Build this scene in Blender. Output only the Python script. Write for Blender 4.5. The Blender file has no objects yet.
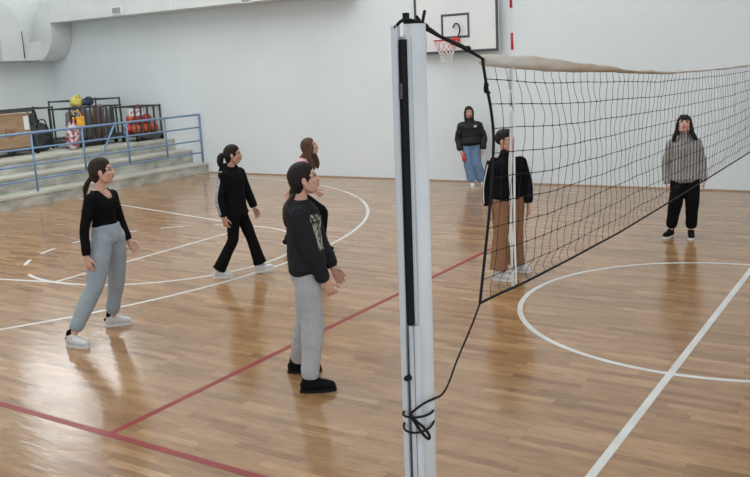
import bpy, bmesh, math, random
import numpy as np
from mathutils import Vector as V, Matrix, noise
random.seed(7)
sc = bpy.context.scene
COL = sc.collection
PI = math.pi
R = math.radians

# ------------------------------------------------------------------ camera, world, light, exposure
F_PX, PITCH, ROLL, YAW = 851.38, 0.2033, -0.0507, -0.5786
fw = V((math.sin(YAW)*math.cos(PITCH), math.cos(YAW)*math.cos(PITCH), -math.sin(PITCH)))
rt = V((math.cos(YAW), -math.sin(YAW), 0)); up = rt.cross(fw)
r2 = rt*math.cos(ROLL) + up*math.sin(ROLL); u2 = -rt*math.sin(ROLL) + up*math.cos(ROLL)
cd = bpy.data.cameras.new('camera'); cam = bpy.data.objects.new('camera', cd); COL.objects.link(cam)
m = Matrix.Identity(4)
for i in range(3):
    m[i][0] = r2[i]; m[i][1] = u2[i]; m[i][2] = -fw[i]
m[0][3], m[1][3], m[2][3] = 1.4425, -3.3967, 2.3208
cam.matrix_world = m
cd.sensor_width = 36; cd.lens = F_PX*36/750; cd.clip_start = .05
sc.camera = cam

w = bpy.data.worlds.new('world'); sc.world = w; w.use_nodes = True
bg = w.node_tree.nodes['Background']
bg.inputs[0].default_value = (.90, .98, 1.04, 1); bg.inputs[1].default_value = 1.1

def area(name, loc, rot, sx, sy, power, col=(1, 1, 1)):
    l = bpy.data.lights.new(name, 'AREA'); l.shape = 'RECTANGLE'; l.size = sx; l.size_y = sy
    l.energy = power; l.color = col
    o = bpy.data.objects.new(name, l); o.location = loc; o.rotation_euler = rot; COL.objects.link(o)
    return o
area('ceiling_light', (-8.5, 4, 8.2), (0, 0, 0), 13, 12, 1040, (.95, .99, 1.0))
area('daylight', (8, -3, 6), (0, R(68), R(-12)), 7, 14, 150, (.96, .99, 1))
vs = sc.view_settings
vs.view_transform = 'Standard'; vs.look = 'None'; vs.gamma = 1; vs.use_curve_mapping = False; vs.exposure = 0.06

# ------------------------------------------------------------------ materials
def mat(name, col, rough=.6, metal=0, spec=.5, emit=0):
    M = bpy.data.materials.new(name); M.use_nodes = True
    b = M.node_tree.nodes['Principled BSDF']
    b.inputs['Base Color'].default_value = (*col, 1); b.inputs['Roughness'].default_value = rough
    b.inputs['Metallic'].default_value = metal; b.inputs['Specular IOR Level'].default_value = spec
    if emit:
        b.inputs['Emission Color'].default_value = (*col, 1); b.inputs['Emission Strength'].default_value = emit
    return M
class NT:
    def __init__(s, M): s.t = M.node_tree; s.b = s.t.nodes['Principled BSDF']
    def n(s, typ, **k):
        x = s.t.nodes.new(typ)
        for a, b in k.items(): setattr(x, a, b)
        return x
    def l(s, a, b): s.t.links.new(a, b)
    def coords(s, scale=(1, 1, 1), kind='Object'):
        tc = s.n('ShaderNodeTexCoord'); mp = s.n('ShaderNodeMapping'); mp.inputs['Scale'].default_value = scale
        s.l(tc.outputs[kind], mp.inputs[0]); return mp.outputs[0]
    def noise(s, vec, scale, detail=3, rough=.5):
        x = s.n('ShaderNodeTexNoise'); x.inputs['Scale'].default_value = scale; x.inputs['Detail'].default_value = detail
        x.inputs['Roughness'].default_value = rough
        s.l(vec, x.inputs['Vector']); return x.outputs['Fac']
    def ramp(s, fac, stops, interp='LINEAR'):
        x = s.n('ShaderNodeValToRGB'); cr = x.color_ramp; cr.interpolation = interp
        while len(cr.elements) < len(stops): cr.elements.new(.5)
        for e, (p, c) in zip(cr.elements, stops):
            e.position = p; e.color = (*c, 1)
        s.l(fac, x.inputs[0]); return x.outputs[0]
    def mix(s, fac, a, b, mode='MIX'):
        x = s.n('ShaderNodeMix', data_type='RGBA', blend_type=mode)
        for sock, val in ((x.inputs[0], fac), (x.inputs[6], a), (x.inputs[7], b)):
            if hasattr(val, 'is_linked'): s.l(val, sock)
            else: sock.default_value = val if not isinstance(val, tuple) else (*val, 1)
        return x.outputs[2]
    def math(s, op, a, b=None):
        x = s.n('ShaderNodeMath', operation=op)
        for i, val in enumerate((a, b)):
            if val is None: continue
            if hasattr(val, 'is_linked'): s.l(val, x.inputs[i])
            else: x.inputs[i].default_value = val
        return x.outputs[0]
    def bump(s, h, strength=.3, dist=.01):
        x = s.n('ShaderNodeBump'); x.inputs['Strength'].default_value = strength; x.inputs['Distance'].default_value = dist
        s.l(h, x.inputs['Height']); s.l(x.outputs[0], s.b.inputs['Normal'])

def mottled(name, c1, c2, scale=4, rough=.6, bump=0, detail=4, spec=.5, stretch=(1, 1, 1), dist=.01, lo=.35, hi=.65):
    M = mat(name, c1, rough, spec=spec); t = NT(M); v = t.coords(stretch)
    f = t.noise(v, scale, detail)
    t.l(t.ramp(f, [(lo, c1), (hi, c2)]), t.b.inputs['Base Color'])
    if bump: t.bump(f, bump, dist)
    return M
def cloth(name, col, var=.25, wr=.5, weave=260, rough=.9):
    """fabric: soft folds and a fine weave as bump"""
    M = mat(name, col, rough, spec=.08); t = NT(M); v = t.coords()
    f = t.noise(v, 9, 4, .55); g = t.noise(v, weave, 1)
    a = tuple(c*(1-var) for c in col); b = tuple(min(1, c*(1+var)) for c in col)
    t.l(t.ramp(g, [(.3, a), (.7, b)]), t.b.inputs['Base Color'])
    t.bump(t.math('ADD', f, t.math('MULTIPLY', g, .06)), wr, .03)
    t.b.inputs['Sheen Weight'].default_value = .0
    return M

# floor : narrow oak strips, lacquered
FL = mat('oak_strip_floor', (.4, .25, .15), .2, spec=.56); t = NT(FL)
tc = t.n('ShaderNodeTexCoord'); sp = t.n('ShaderNodeSeparateXYZ'); t.l(tc.outputs['Object'], sp.inputs[0])
row = t.math('FLOOR', t.math('DIVIDE', sp.outputs[1], .068))
wn = t.n('ShaderNodeTexWhiteNoise', noise_dimensions='1D'); t.l(row, wn.inputs['W'])
xs = t.math('ADD', t.math('DIVIDE', sp.outputs[0], .52), t.math('MULTIPLY', wn.outputs[0], 7.3))
colm = t.math('FLOOR', xs)
cb = t.n('ShaderNodeCombineXYZ'); t.l(row, cb.inputs[0]); t.l(colm, cb.inputs[1])
wn2 = t.n('ShaderNodeTexWhiteNoise', noise_dimensions='3D'); t.l(cb.outputs[0], wn2.inputs['Vector'])
base = t.ramp(wn2.outputs[0], [(0, (.265, .146, .070)), (.3, (.340, .195, .096)), (.75, (.375, .220, .111)), (1, (.45, .278, .148))])
mp = t.n('ShaderNodeMapping'); mp.inputs['Scale'].default_value = (1.2, 26, 1); t.l(tc.outputs['Object'], mp.inputs[0])
gr = t.noise(mp.outputs[0], 5, 5, .6)
base = t.mix(.75, base, t.ramp(gr, [(.3, (.52, .47, .40)), (.5, (.96, .96, .95)), (.72, (1.22, 1.18, 1.08))]), 'MULTIPLY')
mp3 = t.n('ShaderNodeMapping'); mp3.inputs['Scale'].default_value = (.8, 5, 1); t.l(tc.outputs['Object'], mp3.inputs[0])
base = t.mix(.65, base, t.ramp(t.noise(mp3.outputs[0], 2.2, 5, .65), [(.3, (.62, .56, .50)), (.5, (1, 1, 1)), (.7, (1.12, 1.12, 1.08))]), 'MULTIPLY')
big = t.noise(tc.outputs['Object'], .5, 3)
base = t.mix(.45, base, t.ramp(big, [(.35, (.78, .72, .66)), (.65, (1, 1, 1))]), 'MULTIPLY')
# joints between strips
fy = t.math('FRACT', t.math('DIVIDE', sp.outputs[1], .068)); fx = t.math('FRACT', xs)
j = t.math('MAXIMUM', t.math('LESS_THAN', fy, .035), t.math('LESS_THAN', fx, .006))
base = t.mix(t.math('MULTIPLY', j, .35), base, (.09, .05, .03))
t.l(base, t.b.inputs['Base Color'])
ro = t.noise(tc.outputs['Object'], 1.7, 4)
mr = t.n('ShaderNodeMapRange'); t.l(ro, mr.inputs[0]); mr.inputs[3].default_value = .10; mr.inputs[4].default_value = .22
t.l(mr.outputs[0], t.b.inputs['Roughness'])
mp2 = t.n('ShaderNodeMapping'); mp2.inputs['Scale'].default_value = (1.5, 5, 1); t.l(tc.outputs['Object'], mp2.inputs[0])
t.bump(t.noise(mp2.outputs[0], 2.4, 2), .12, .02)

WALL = mottled('painted_wall', (.645, .69, .71), (.675, .72, .74), .8, .75, .05, spec=.2)
WALLL = mottled('painted_side_wall', (.64, .675, .66), (.67, .70, .68), .8, .75, .05, spec=.2)
CEIL = mat('ceiling_white', (.7, .7, .68), .8)
BASEB = mat('baseboard_wood', (.36, .25, .17), .5)
LWHITE = mottled('white_line_paint', (.54, .54, .52), (.64, .64, .62), 3, .3)
LRED = mottled('red_line_paint', (.22, .015, .017), (.27, .028, .027), 3, .35, spec=.25)
LFADE = mottled('faded_line_paint', (.40, .26, .18), (.5, .38, .3), 2, .3)
CONC = mottled('marble_concrete', (.27, .27, .24), (.52, .51, .46), 2.6, .55, .1, 6, stretch=(1, 1, 2))
NOSE = mottled('pale_marble_nosing', (.42, .41, .35), (.55, .54, .47), 2.5, .45)
BLUE = mottled('blue_rail_paint', (.14, .24, .39), (.18, .29, .45), 6, .4)
DUCT = mottled('galvanised_white_duct', (.60, .63, .63), (.66, .68, .67), 2, .45)
DARK = mat('dark_gap', (.03, .03, .03), .8)
POSTW = mottled('chipped_white_paint', (.56, .585, .60), (.62, .64, .65), 5, .6)
ALU = mottled('brushed_aluminium', (.50, .54, .58), (.60, .64, .68), 30, .35, stretch=(1, 1, .05)); ALU.node_tree.nodes['Principled BSDF'].inputs['Metallic'].default_value = .0
BLACK = mat('black_rope', (.012, .012, .013), .8, spec=.2)
RUB = mat('black_rubber', (.008, .008, .009), .7, spec=.2)
TAPE0 = mottled('stained_cream_tape', (.44, .33, .23), (.66, .64, .60), 1.1, .8, stretch=(1, 1, 6))
TAPE = mat('stained_cream_tape_run', (.6, .58, .54), .8, spec=.2); t = NT(TAPE)
tc = t.n('ShaderNodeTexCoord'); sp = t.n('ShaderNodeSeparateXYZ'); t.l(tc.outputs['Object'], sp.inputs[0])
f = t.math('ADD', t.math('MULTIPLY', sp.outputs[1], .25), t.math('MULTIPLY', t.math('SUBTRACT', t.noise(t.coords((2, 1.5, 9)), 3, 4), .5), .5))
t.l(t.ramp(f, [(.0, (.60, .58, .54)), (.22, (.50, .42, .34)), (.42, (.40, .30, .21)), (.62, (.46, .38, .30)), (.85, (.60, .58, .55))]), t.b.inputs['Base Color'])
BANDW = mottled('grubby_white_strap', (.62, .60, .54), (.74, .72, .68), 9, .8)
RED = mat('red_paint', (.55, .035, .04), .45)
WHITE = mat('white_paint', (.74, .74, .74), .45)
BOARD = mottled('backboard_white', (.64, .65, .66), (.68, .69, .69), 1.5, .5)
CHAR = mat('charcoal_line', (.055, .055, .065), .5)
CARTM = mat('dark_cart_steel', (.05, .055, .055), .5)
CARD = mottled('cardboard', (.30, .19, .11), (.38, .25, .155), 2.5, .85, stretch=(1, 1, 5))

# ------------------------------------------------------------------ mesh helpers
def link(name, me, parent=None, mats=(), smooth=False):
    o = bpy.data.objects.new(name, me); COL.objects.link(o)
    for x in mats: me.materials.append(x)
    if smooth: me.shade_smooth()
    if parent: o.parent = parent
    return o
def tag(o, label=None, cat=None, group=None, kind=None):
    if label: o['label'] = label
    if cat: o['category'] = cat
    if group: o['group'] = group
    if kind: o['kind'] = kind
    return o
def empty(name, loc, rz=0, label=None, cat=None, group=None):
    o = bpy.data.objects.new(name, None); o.location = loc; o.rotation_euler = (0, 0, rz)
    o.empty_display_size = .1; COL.objects.link(o)
    return tag(o, label, cat, group)

class MB:
    """collects closed shapes; build() makes one mesh"""
    def __init__(s): s.v = []; s.f = []; s.mi = []; s.cur = 0
    def add(s, vs, fs):
        b = len(s.v); s.v += [tuple(x) for x in vs]
        for f in fs: s.f.append([i+b for i in f]); s.mi.append(s.cur)
    def box(s, lo, hi):
        x0, y0, z0 = lo; x1, y1, z1 = hi
        s.add([(x0,y0,z0),(x1,y0,z0),(x1,y1,z0),(x0,y1,z0),(x0,y0,z1),(x1,y0,z1),(x1,y1,z1),(x0,y1,z1)],
              [(3,2,1,0),(4,5,6,7),(0,1,5,4),(1,2,6,5),(2,3,7,6),(3,0,4,7)])
    def prism(s, poly, axis, a, b):
        """closed polygon (2d) extruded along axis ('x','y','z') from a to b"""
        def p(u, v, c): return {'x': (c, u, v), 'y': (u, c, v), 'z': (u, v, c)}[axis]
        n = len(poly)
        s.add([p(u, v, a) for u, v in poly]+[p(u, v, b) for u, v in poly],
              [tuple(range(n))[::-1], tuple(range(n, 2*n))]+[(i, (i+1) % n, n+(i+1) % n, n+i) for i in range(n)])
    def tube(s, pts, rad, n=8, ref=None, sub=0, cap=2):
        """tube through pts; rad scalar / list of scalar or (ra, rb); round caps"""
        pts = [V(p) for p in pts]
        if not isinstance(rad, (list,)): rad = [rad]*len(pts)
        rad = [(r, r) if not isinstance(r, tuple) else r for r in rad]
        if sub and len(pts) > 2:
            P = []; Q = []
            for i in range(len(pts)-1):
                p0 = pts[max(i-1, 0)]; p1 = pts[i]; p2 = pts[i+1]; p3 = pts[min(i+2, len(pts)-1)]
                for k in range(sub):
                    u = k/sub
                    P.append(.5*((2*p1)+(p2-p0)*u+(2*p0-5*p1+4*p2-p3)*u*u+(3*p1-p0-3*p2+p3)*u**3))
                    h = u
                    Q.append(tuple(rad[i][c]*(1-h)+rad[i+1][c]*h for c in (0, 1)))
            P.append(pts[-1]); Q.append(rad[-1]); pts, rad = P, Q
        tang = []
        for i in range(len(pts)):
            d = pts[min(i+1, len(pts)-1)]-pts[max(i-1, 0)]
            tang.append(d.normalized() if d.length > 1e-9 else V((0, 0, 1)))
        r0 = V(ref) if ref else (V((1, 0, 0)) if abs(tang[0].x) < .8 else V((0, 1, 0)))
        rings = []
        u = None
        for i, p in enumerate(pts):
            tg = tang[i]
            if ref: uu = r0 - tg*r0.dot(tg)
            else: uu = (u if u is not None else r0); uu = uu - tg*uu.dot(tg)
            u = uu.normalized(); vv = tg.cross(u)
            rings.append((p, u, vv, *rad[i], tg))
        R_ = []
        if cap:
            p, u, vv, a, b, tg = rings[0]; rr = min(a, b)
            for k in range(cap, 0, -1):
                an = k/(cap+.35)*PI/2; R_.append((p-tg*rr*math.sin(an), u, vv, a*math.cos(an), b*math.cos(an)))
        R_ += [r[:5] for r in rings]
        if cap:
            p, u, vv, a, b, tg = rings[-1]; rr = min(a, b)
            for k in range(1, cap+1):
                an = k/(cap+.35)*PI/2; R_.append((p+tg*rr*math.sin(an), u, vv, a*math.cos(an), b*math.cos(an)))
        s.loft(R_, n)
    def loft(s, rings, n=24, pw=2.0):
        vs = []
        for p, u, vv, a, b in rings:
            for k in range(n):
                th = 2*PI*k/n; c, d = math.cos(th), math.sin(th)
                if pw != 2.0:
                    c = math.copysign(abs(c)**(2/pw), c); d = math.copysign(abs(d)**(2/pw), d)
                vs.append(p+u*(a*c)+vv*(b*d))
        m_ = len(rings); fs = []
        for i in range(m_-1):
            for k in range(n):
                fs.append((i*n+k, i*n+(k+1) % n, (i+1)*n+(k+1) % n, (i+1)*n+k))
        fs.append(tuple(range(n))[::-1]); fs.append(tuple(range((m_-1)*n, m_*n)))
        s.add(vs, fs)
    def ell(s, c, r, M=None, nu=18, nv=12):
        c = V(c); vs = []; fs = []
        for i in range(1, nv):
            ph = PI*i/nv
            for k in range(nu):
                th = 2*PI*k/nu
                d = V((r[0]*math.sin(ph)*math.cos(th), r[1]*math.sin(ph)*math.sin(th), r[2]*math.cos(ph)))
                vs.append(c+(M @ d if M else d))
        tp = V((0, 0, r[2])); bt = -tp
        vs.append(c+(M @ tp if M else tp)); vs.append(c+(M @ bt if M else bt))
        a, b = len(vs)-2, len(vs)-1
        for i in range(nv-2):
            for k in range(nu):
                fs.append((i*nu+k, (i+1)*nu+k, (i+1)*nu+(k+1) % nu, i*nu+(k+1) % nu))
        for k in range(nu):
            fs.append((a, k, (k+1) % nu)); fs.append((b, (nv-2)*nu+(k+1) % nu, (nv-2)*nu+k))
        s.add(vs, fs)
    def build(s, name, mats, parent=None, smooth=False):
        me = bpy.data.meshes.new(name); me.from_pydata(s.v, [], s.f)
        if not isinstance(mats, (list, tuple)): mats = [mats]
        o = link(name, me, parent, mats, smooth)
        if len(mats) > 1: me.polygons.foreach_set('material_index', s.mi)
        me.update(); return o
    def blob(s, name, mats, parent=None, voxel=.007, smooth=4, slot=None, disp=None, cut=None):
        """union of the shapes as one smooth skin"""
        me = bpy.data.meshes.new(name+'_src'); me.from_pydata(s.v, [], s.f)
        bm = bmesh.new(); bm.from_mesh(me); bmesh.ops.recalc_face_normals(bm, faces=bm.faces); bm.to_mesh(me); bm.free()
        o = bpy.data.objects.new(name+'_src', me); COL.objects.link(o)
        a = o.modifiers.new('r', 'REMESH'); a.mode = 'VOXEL'; a.voxel_size = voxel
        if smooth:
            b = o.modifiers.new('s', 'SMOOTH'); b.factor = .5; b.iterations = smooth
        dg = bpy.context.evaluated_depsgraph_get(); dg.update()
        res = bpy.data.meshes.new_from_object(o.evaluated_get(dg), depsgraph=dg)
        bpy.data.objects.remove(o); bpy.data.meshes.remove(me)
        res.name = name
        if cut:
            bm = bmesh.new(); bm.from_mesh(res); bmesh.ops.delete(bm, geom=[v_ for v_ in bm.verts if cut(v_.co)], context='VERTS'); bm.to_mesh(res); bm.free()
        if not isinstance(mats, (list, tuple)): mats = [mats]
        res.materials.clear()
        if disp:
            for v_, nn in [(v_, v_.normal.copy()) for v_ in res.vertices]:
                v_.co += nn*disp(v_.co)
        q = link(name, res, parent, mats, True)
        if slot:
            res.polygons.foreach_set('material_index', [slot(p.center, p.normal) for p in res.polygons])
        return q

def boxobj(name, lo, hi, mt, parent=None):
    b = MB(); b.box(lo, hi); return b.build(name, mt, parent)

# ------------------------------------------------------------------ the hall
XL, YB, ZC = -17.85, 11.17, 8.6
def struct(o): o['kind'] = 'structure'; return o
fl = struct(boxobj('floor', (XL-.2, -9, -.1), (9, YB+.2, 0), FL))
# back wall and left wall each with a high window opening
b = MB()
wx0, wx1, wz0, wz1 = -17.65, -16.1, 4.75, 7.7
b.box((XL, YB, 0), (9, YB+.25, wz0)); b.box((XL, YB, wz1), (9, YB+.25, ZC))
b.box((XL, YB, wz0), (wx0, YB+.25, wz1)); b.box((wx1, YB, wz0), (9, YB+.25, wz1))
struct(b.build('wall_back', WALL))
b = MB(); ly0, ly1, lz0, lz1 = 9.2, 11.0, 4.75, 8.1
b.box((XL-.25, -9, 0), (XL, YB+.25, lz0)); b.box((XL-.25, -9, lz1), (XL, YB+.25, ZC))
b.box((XL-.25, -9, lz0), (XL, ly0, lz1)); b.box((XL-.25, ly1, lz0), (XL, YB+.25, lz1))
struct(b.build('wall_left', WALLL))
struct(boxobj('ceiling', (XL-.25, -9, ZC), (9, YB+.25, ZC+.2), CEIL))
struct(boxobj('baseboard_back', (-12.6, YB-.012, 0), (9, YB, .022), BASEB))
PANE = mat('bright_window_glass', (.95, .98, 1), .3, emit=2.6)
w1 = struct(boxobj('window_1', (wx0, YB+.1, wz0), (wx1, YB+.12, wz1), PANE))
b = MB()
for x in (wx0, (wx0+wx1)/2-.03, wx1-.06): b.box((x, YB+.05, wz0), (x+.06, YB+.1, wz1))
for z in (wz0, (wz0+wz1)/2, wz1-.06): b.box((wx0, YB+.05, z), (wx1, YB+.1, z+.06))
b.build('window_frame', WHITE, w1)
w2 = struct(boxobj('window_2', (XL-.12, ly0, lz0), (XL-.1, ly1, lz1), PANE))
b = MB()
for y in (ly0, (ly0+ly1)/2-.03, ly1-.06): b.box((XL-.1, y, lz0), (XL-.05, y+.06, lz1))
for z in (lz0, (lz0+lz1)/2, lz1-.06): b.box((XL-.1, ly0, z), (XL-.05, ly1, z+.06))
b.build('window_frame', WHITE, w2)

# ---- court lines, painted on the floor (children of the floor)
def strip(name, pts, wd, mt, closed=False, z=.0012):
    vs = []; fs = []; n = len(pts)
    for i, p in enumerate(pts):
        a = pts[(i-1) % n] if (closed or i > 0) else pts[i]; c = pts[(i+1) % n] if (closed or i < n-1) else pts[i]
        d = V((c[0]-a[0], c[1]-a[1])).normalized(); nn = V((-d.y, d.x))*wd/2
        vs += [(p[0]+nn.x, p[1]+nn.y, z), (p[0]-nn.x, p[1]-nn.y, z)]
    for i in range(n if closed else n-1):
        k = (i+1) % n; fs.append((2*i, 2*i+1, 2*k+1, 2*k))
    me = bpy.data.meshes.new(name); me.from_pydata(vs, [], fs)
    o = link(name, me, fl, [mt]); return o
def arc(cx, cy, r, a0, a1, n=60): return [(cx+r*math.cos(R(a0+(a1-a0)*i/n)), cy+r*math.sin(R(a0+(a1-a0)*i/n))) for i in range(n+1)]
CY = 4.42
strip('centre_line', [(0, -2.6), (0, 11)], .055, LWHITE, z=.0014)
strip('centre_circle', arc(0, CY, 1.775, 0, 360, 120)[:-1], .05, LWHITE, True)
strip('attack_line', [(-2.975, .05), (-2.975, 6.4)], .055, LRED)
strip('side_line', [(-9, .025), (9, .025)], .055, LRED, z=.0013)
strip('far_side_line', [(-9, 8.93), (9, 8.93)], .045, LFADE)
a3 = math.degrees(math.acos(1.4/6.22))
strip('three_point_line', [(-12.5, CY-6.22)]+arc(-11.2, CY, 6.22, -88, 88, 90)+[(-12.5, CY+6.22)], .05, LWHITE)
strip('free_throw_arc', arc(-7, CY, 1.775, -112, 112, 60), .05, LWHITE)
strip('free_throw_line', [(-7, CY-1.775), (-7, CY+1.775)], .05, LWHITE, z=.0015)
strip('key_line', [(-7, CY-1.775), (-12.5, CY-2.95)], .05, LWHITE, z=.0016)
strip('key_line', [(-7, CY+1.775), (-12.5, CY+2.95)], .05, LWHITE, z=.0016)
for k in range(5):
    a = 128+k*22.5
    strip('dashed_arc', arc(-7, CY, 1.775, a, a+11, 6), .05, LWHITE)

# ---- concrete tiers
bl = empty('concrete_bleachers', (-12.62, 6, 0), 0, 'low grey marble and concrete bleacher steps along the left wall behind the blue rail', 'bleachers')
prof = [(-12.62, .24), (-13.10, .53), (-13.64, .79)]
y0, y1 = -2, YB-.002
for i, (x, z) in enumerate(prof):
    xb = prof[i+1][0] if i < 2 else XL+.002
    zb = prof[i-1][1] if i else 0
    tr = boxobj('tier', (xb-6-bl.location.x*0 if False else x-.02, y0, 0), (x-.019, y1, z-.04), CONC) if False else None
    b = MB(); b.box((xb+12.62, y0-6, 0), (0 if i == 0 else x+12.62, y1-6, z-.045)); o = b.build('tier', CONC, bl)
    b = MB(); b.box((xb+12.62, y0-6, z-.045), (x+12.62+.018, y1-6, z)); b.build('nosing_slab', NOSE, o)

# ---- blue guard rail
gr_ = empty('guard_rail', (-12.75, 6.66, .24), 0, 'blue painted tubular steel guard rail on the lowest bleacher step', 'railing')
def grp(y, z): return (0, y-6.66, z-.24)
for z, nm, r in ((1.35, 'top_rail', .024), (1.06, 'rail', .018), (.755, 'rail', .018), (.475, 'rail', .018)):
    b = MB(); b.tube([grp(3.0, z), grp(11.14, z)], r, 8); b.build(nm, BLUE, gr_, True)
for y, zb in ((4.3, .475), (5.5, .475), (6.66, .24), (7.83, .475), (8.97, .475), (10.06, .475), (11.14, .24)):
    b = MB(); b.tube([grp(y, zb), grp(y, 1.35)], .021, 8, cap=0); b.build('post', BLUE, gr_, True)
b = MB(); b.tube([grp(8.66, 1.34), grp(8.29, .78)], .022, 8); b.build('brace', BLUE, gr_, True)

# ---- ventilation duct
du = empty('ventilation_duct', (-16.9, 10.85, 3.72), 0, 'white rectangular ventilation duct with curved elbows high in the left corner', 'duct')
ox, oy, oz = du.location
b = MB(); seams = [-16.9, -16.11, -15.11, -14.17, -13.6, -12.65, -11.67, -10.5, -9.4, -8.2]
for i in range(len(seams)-1):
    b.box((seams[i]-ox+.004, 10.55-oy, 3.68-oz), (seams[i+1]-ox-.004, YB-.01-oy, 4.4-oz))
for x in seams[1:]: b.box((x-ox-.012, 10.542-oy, 3.672-oz), (x-ox+.012, YB-.01-oy, 4.41-oz))
b.build('main_run', DUCT, du)
# J elbow down and towards the left wall (x-z profile extruded in y)
def arcp(cx, cz, r, a0, a1, n=12): return arc(cx, cz, r, a0, a1, n)
outer = [(-16.9, 4.4), (-16.9, 3.55)]+[(-17.62+.72*math.cos(R(a)), 3.50+.74*math.sin(R(a))) for a in range(0, -91, -10)]+[(XL+.01, 2.76)]
inner = [(XL+.01, 3.2), (-17.69, 3.33), (-17.5, 3.62), (-17.32, 3.92), (-17.15, 4.14), (-16.98, 4.32), (-16.9, 4.4)]
poly = [(x-ox, z-oz) for x, z in outer+inner]
b = MB(); b.prism(poly, 'y', 10.55-oy, YB-.01-oy); b.build('elbow', DUCT, du)
# arched elbow on the left wall (y-z profile extruded in x)
yc, zc = 9.2, 3.50
oo = [(9.98, 2.80), (10.0, 3.4)]+[(yc+.80*math.cos(R(a)), zc+.78*math.sin(R(a))) for a in range(0, 181, 10)]+[(8.4, 2.85), (9.0, 2.85)]
ii = [(yc-.2*math.cos(R(a))-.0, zc+.2*math.sin(R(a))) for a in range(0, 181, 20)]+[(9.40, 2.80)]
b = MB(); b.prism([(y-oy, z-oz) for y, z in oo+ii], 'x', XL+.01-ox, -17.3-ox); b.build('arched_elbow', DUCT, du)
b = MB(); b.box((XL+.01-ox, 9.95-oy, 2.80-oz), (-17.35-ox, 10.55-oy, 3.25-oz)); b.build('connecting_run', DUCT, du)
b = MB(); b.prism([(9.99-oy, 2.86-oz), (10.01-oy, 2.86-oz), (10.01-oy, 3.5-oz), (9.99-oy, 3.5-oz)], 'x', XL+.01-ox, -17.29-ox); b.build('shadow_edge_strip', CHAR, du)  # dark strip standing in for the shadow along the arched elbow's outer edge
GRI = mat('grille_grey', (.25, .26, .26), .5)
for x, z in ((-14.46, 3.79), (-10.52, 3.74)):
    b = MB(); b.box((x-.16-ox, 10.53-oy, z-.075-oz), (x+.16-ox, 10.55-oy, z+.09-oz)); g = b.build('grille', WHITE, du)
    b = MB()
    for k in range(6): b.box((x-.13+k*.046-ox, 10.522-oy, z-.055-oz), (x-.10+k*.046-ox, 10.53-oy, z+.07-oz))
    b.build('louvre', GRI, g)

# ---- basketball backboard and hoop on the back wall
bb = empty('basketball_hoop', (-5.96, YB, 2.42), 0, 'white basketball backboard with dark border, red rim and short net on the back wall', 'basketball hoop')
yb = -.16
b = MB(); b.box((-.86, yb-.02, 0), (.86, yb+.02, 1.15)); b.build('backboard', BOARD, bb)
b = MB(); yy = yb-.026
for lo, hi in (((-.86, 0), (.86, .05)), ((-.86, 1.1), (.86, 1.15)), ((-.86, .05), (-.81, 1.1)), ((.81, .05), (.86, 1.1))):
    b.box((lo[0], yy, lo[1]), (hi[0], yy+.008, hi[1]))
b.build('border', CHAR, bb)
b = MB()
for lo, hi in (((-.29, .27), (.29, .31)), ((-.29, .67), (.29, .71)), ((-.29, .31), (-.25, .67)), ((.25, .31), (.29, .67))):
    b.box((lo[0], yy, lo[1]), (hi[0], yy+.008, hi[1]))
b.build('target_square', CHAR, bb)
for x in (-.5, .5):
    for z in (.3, .9):
        b = MB(); b.tube([(x, yb+.02, z), (x, -.002, z)], .03, 8, cap=0); b.build('wall_bracket', CARTM, bb)
hz, hy = .235, yb-.02-.15-.225
b = MB(); ring = [(.225*math.cos(2*PI*k/32), hy+.225*math.sin(2*PI*k/32), hz) for k in range(33)]
b.tube(ring, .011, 8, cap=0); b.tube([(-.06, yb-.02, hz-.005), (-.05, hy+.215, hz)], .012, 6); b.tube([(.06, yb-.02, hz-.005), (.05, hy+.215, hz)], .012, 6)
b.build('rim', RED, bb, True)
b = MB(); b.box((-.09, yb-.05, hz-.09), (.09, yb-.02, hz+.05)); b.build('rim_mount', RED, bb)
NETR = mat('faded_red_net_cord', (.6, .28, .26), .8)
for nm, mt, rows in (('upper_net', NETR, [(0, .222), (.1, .185), (.19, .145)]), ('lower_net', BANDW, [(.19, .145), (.27, .115), (.33, .10), (.40, .105)])):
    b = MB()
    for i in range(len(rows)-1):
        (d0, ra), (d1, rb) = rows[i], rows[i+1]
        for k in range(12):
            for sgn in (-.5, .5):
                a = 2*PI*(k+.5*(i % 2))/12; c = a+sgn*2*PI/12
                b.tube([(ra*math.cos(a), hy+ra*math.sin(a), hz-d0), (rb*math.cos(c), hy+rb*math.sin(c), hz-d1)], .006 if nm == 'lower_net' else .0045, 4, cap=0)
    b.build(nm, mt, bb)
b = MB(); b.tube([(-.03+.0, yb-.05, .47), (.03, yb-.07, .53), (.10, yb-.08, .50), (.12, yb-.08, .40), (.08, yb-.07, .30)], .013, 8, sub=5)
b.build('bent_hook', RUB, bb, True)

# ------------------------------------------------------------------ volleyball post
po = empty('volleyball_post', (.003, -.953, 0), 0, 'tall white painted steel volleyball post with slotted aluminium rail in the foreground', 'net post')
po.rotation_euler = (R(-.85), R(.35), 0)
b = MB(); b.tube([(0, 0, 0), (0, 0, 2.438)], .0365, 28, cap=0); b.build('tube', POSTW, po, True)
ca, sa = math.cos(R(255)), math.sin(R(255))          # direction in which the slotted rail sticks out
def chan(u0, u1, v0, v1, z0, z1, mb):
    d = V((ca, sa, 0)); s_ = V((-sa, ca, 0))
    P = [d*u+s_*v_ for u, v_ in ((u0, v0), (u1, v0), (u1, v1), (u0, v1))]
    mb.add([(p.x, p.y, z0) for p in P]+[(p.x, p.y, z1) for p in P], [(3,2,1,0),(4,5,6,7),(0,1,5,4),(1,2,6,5),(2,3,7,6),(3,0,4,7)])
b = MB()
chan(.030, .034, -.040, .020, 0, 2.40, b)                 # back of the channel
chan(.030, .066, -.042, -.037, 0, 2.435, b); chan(.030, .066, .017, .021, 0, 1.43, b)
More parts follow.
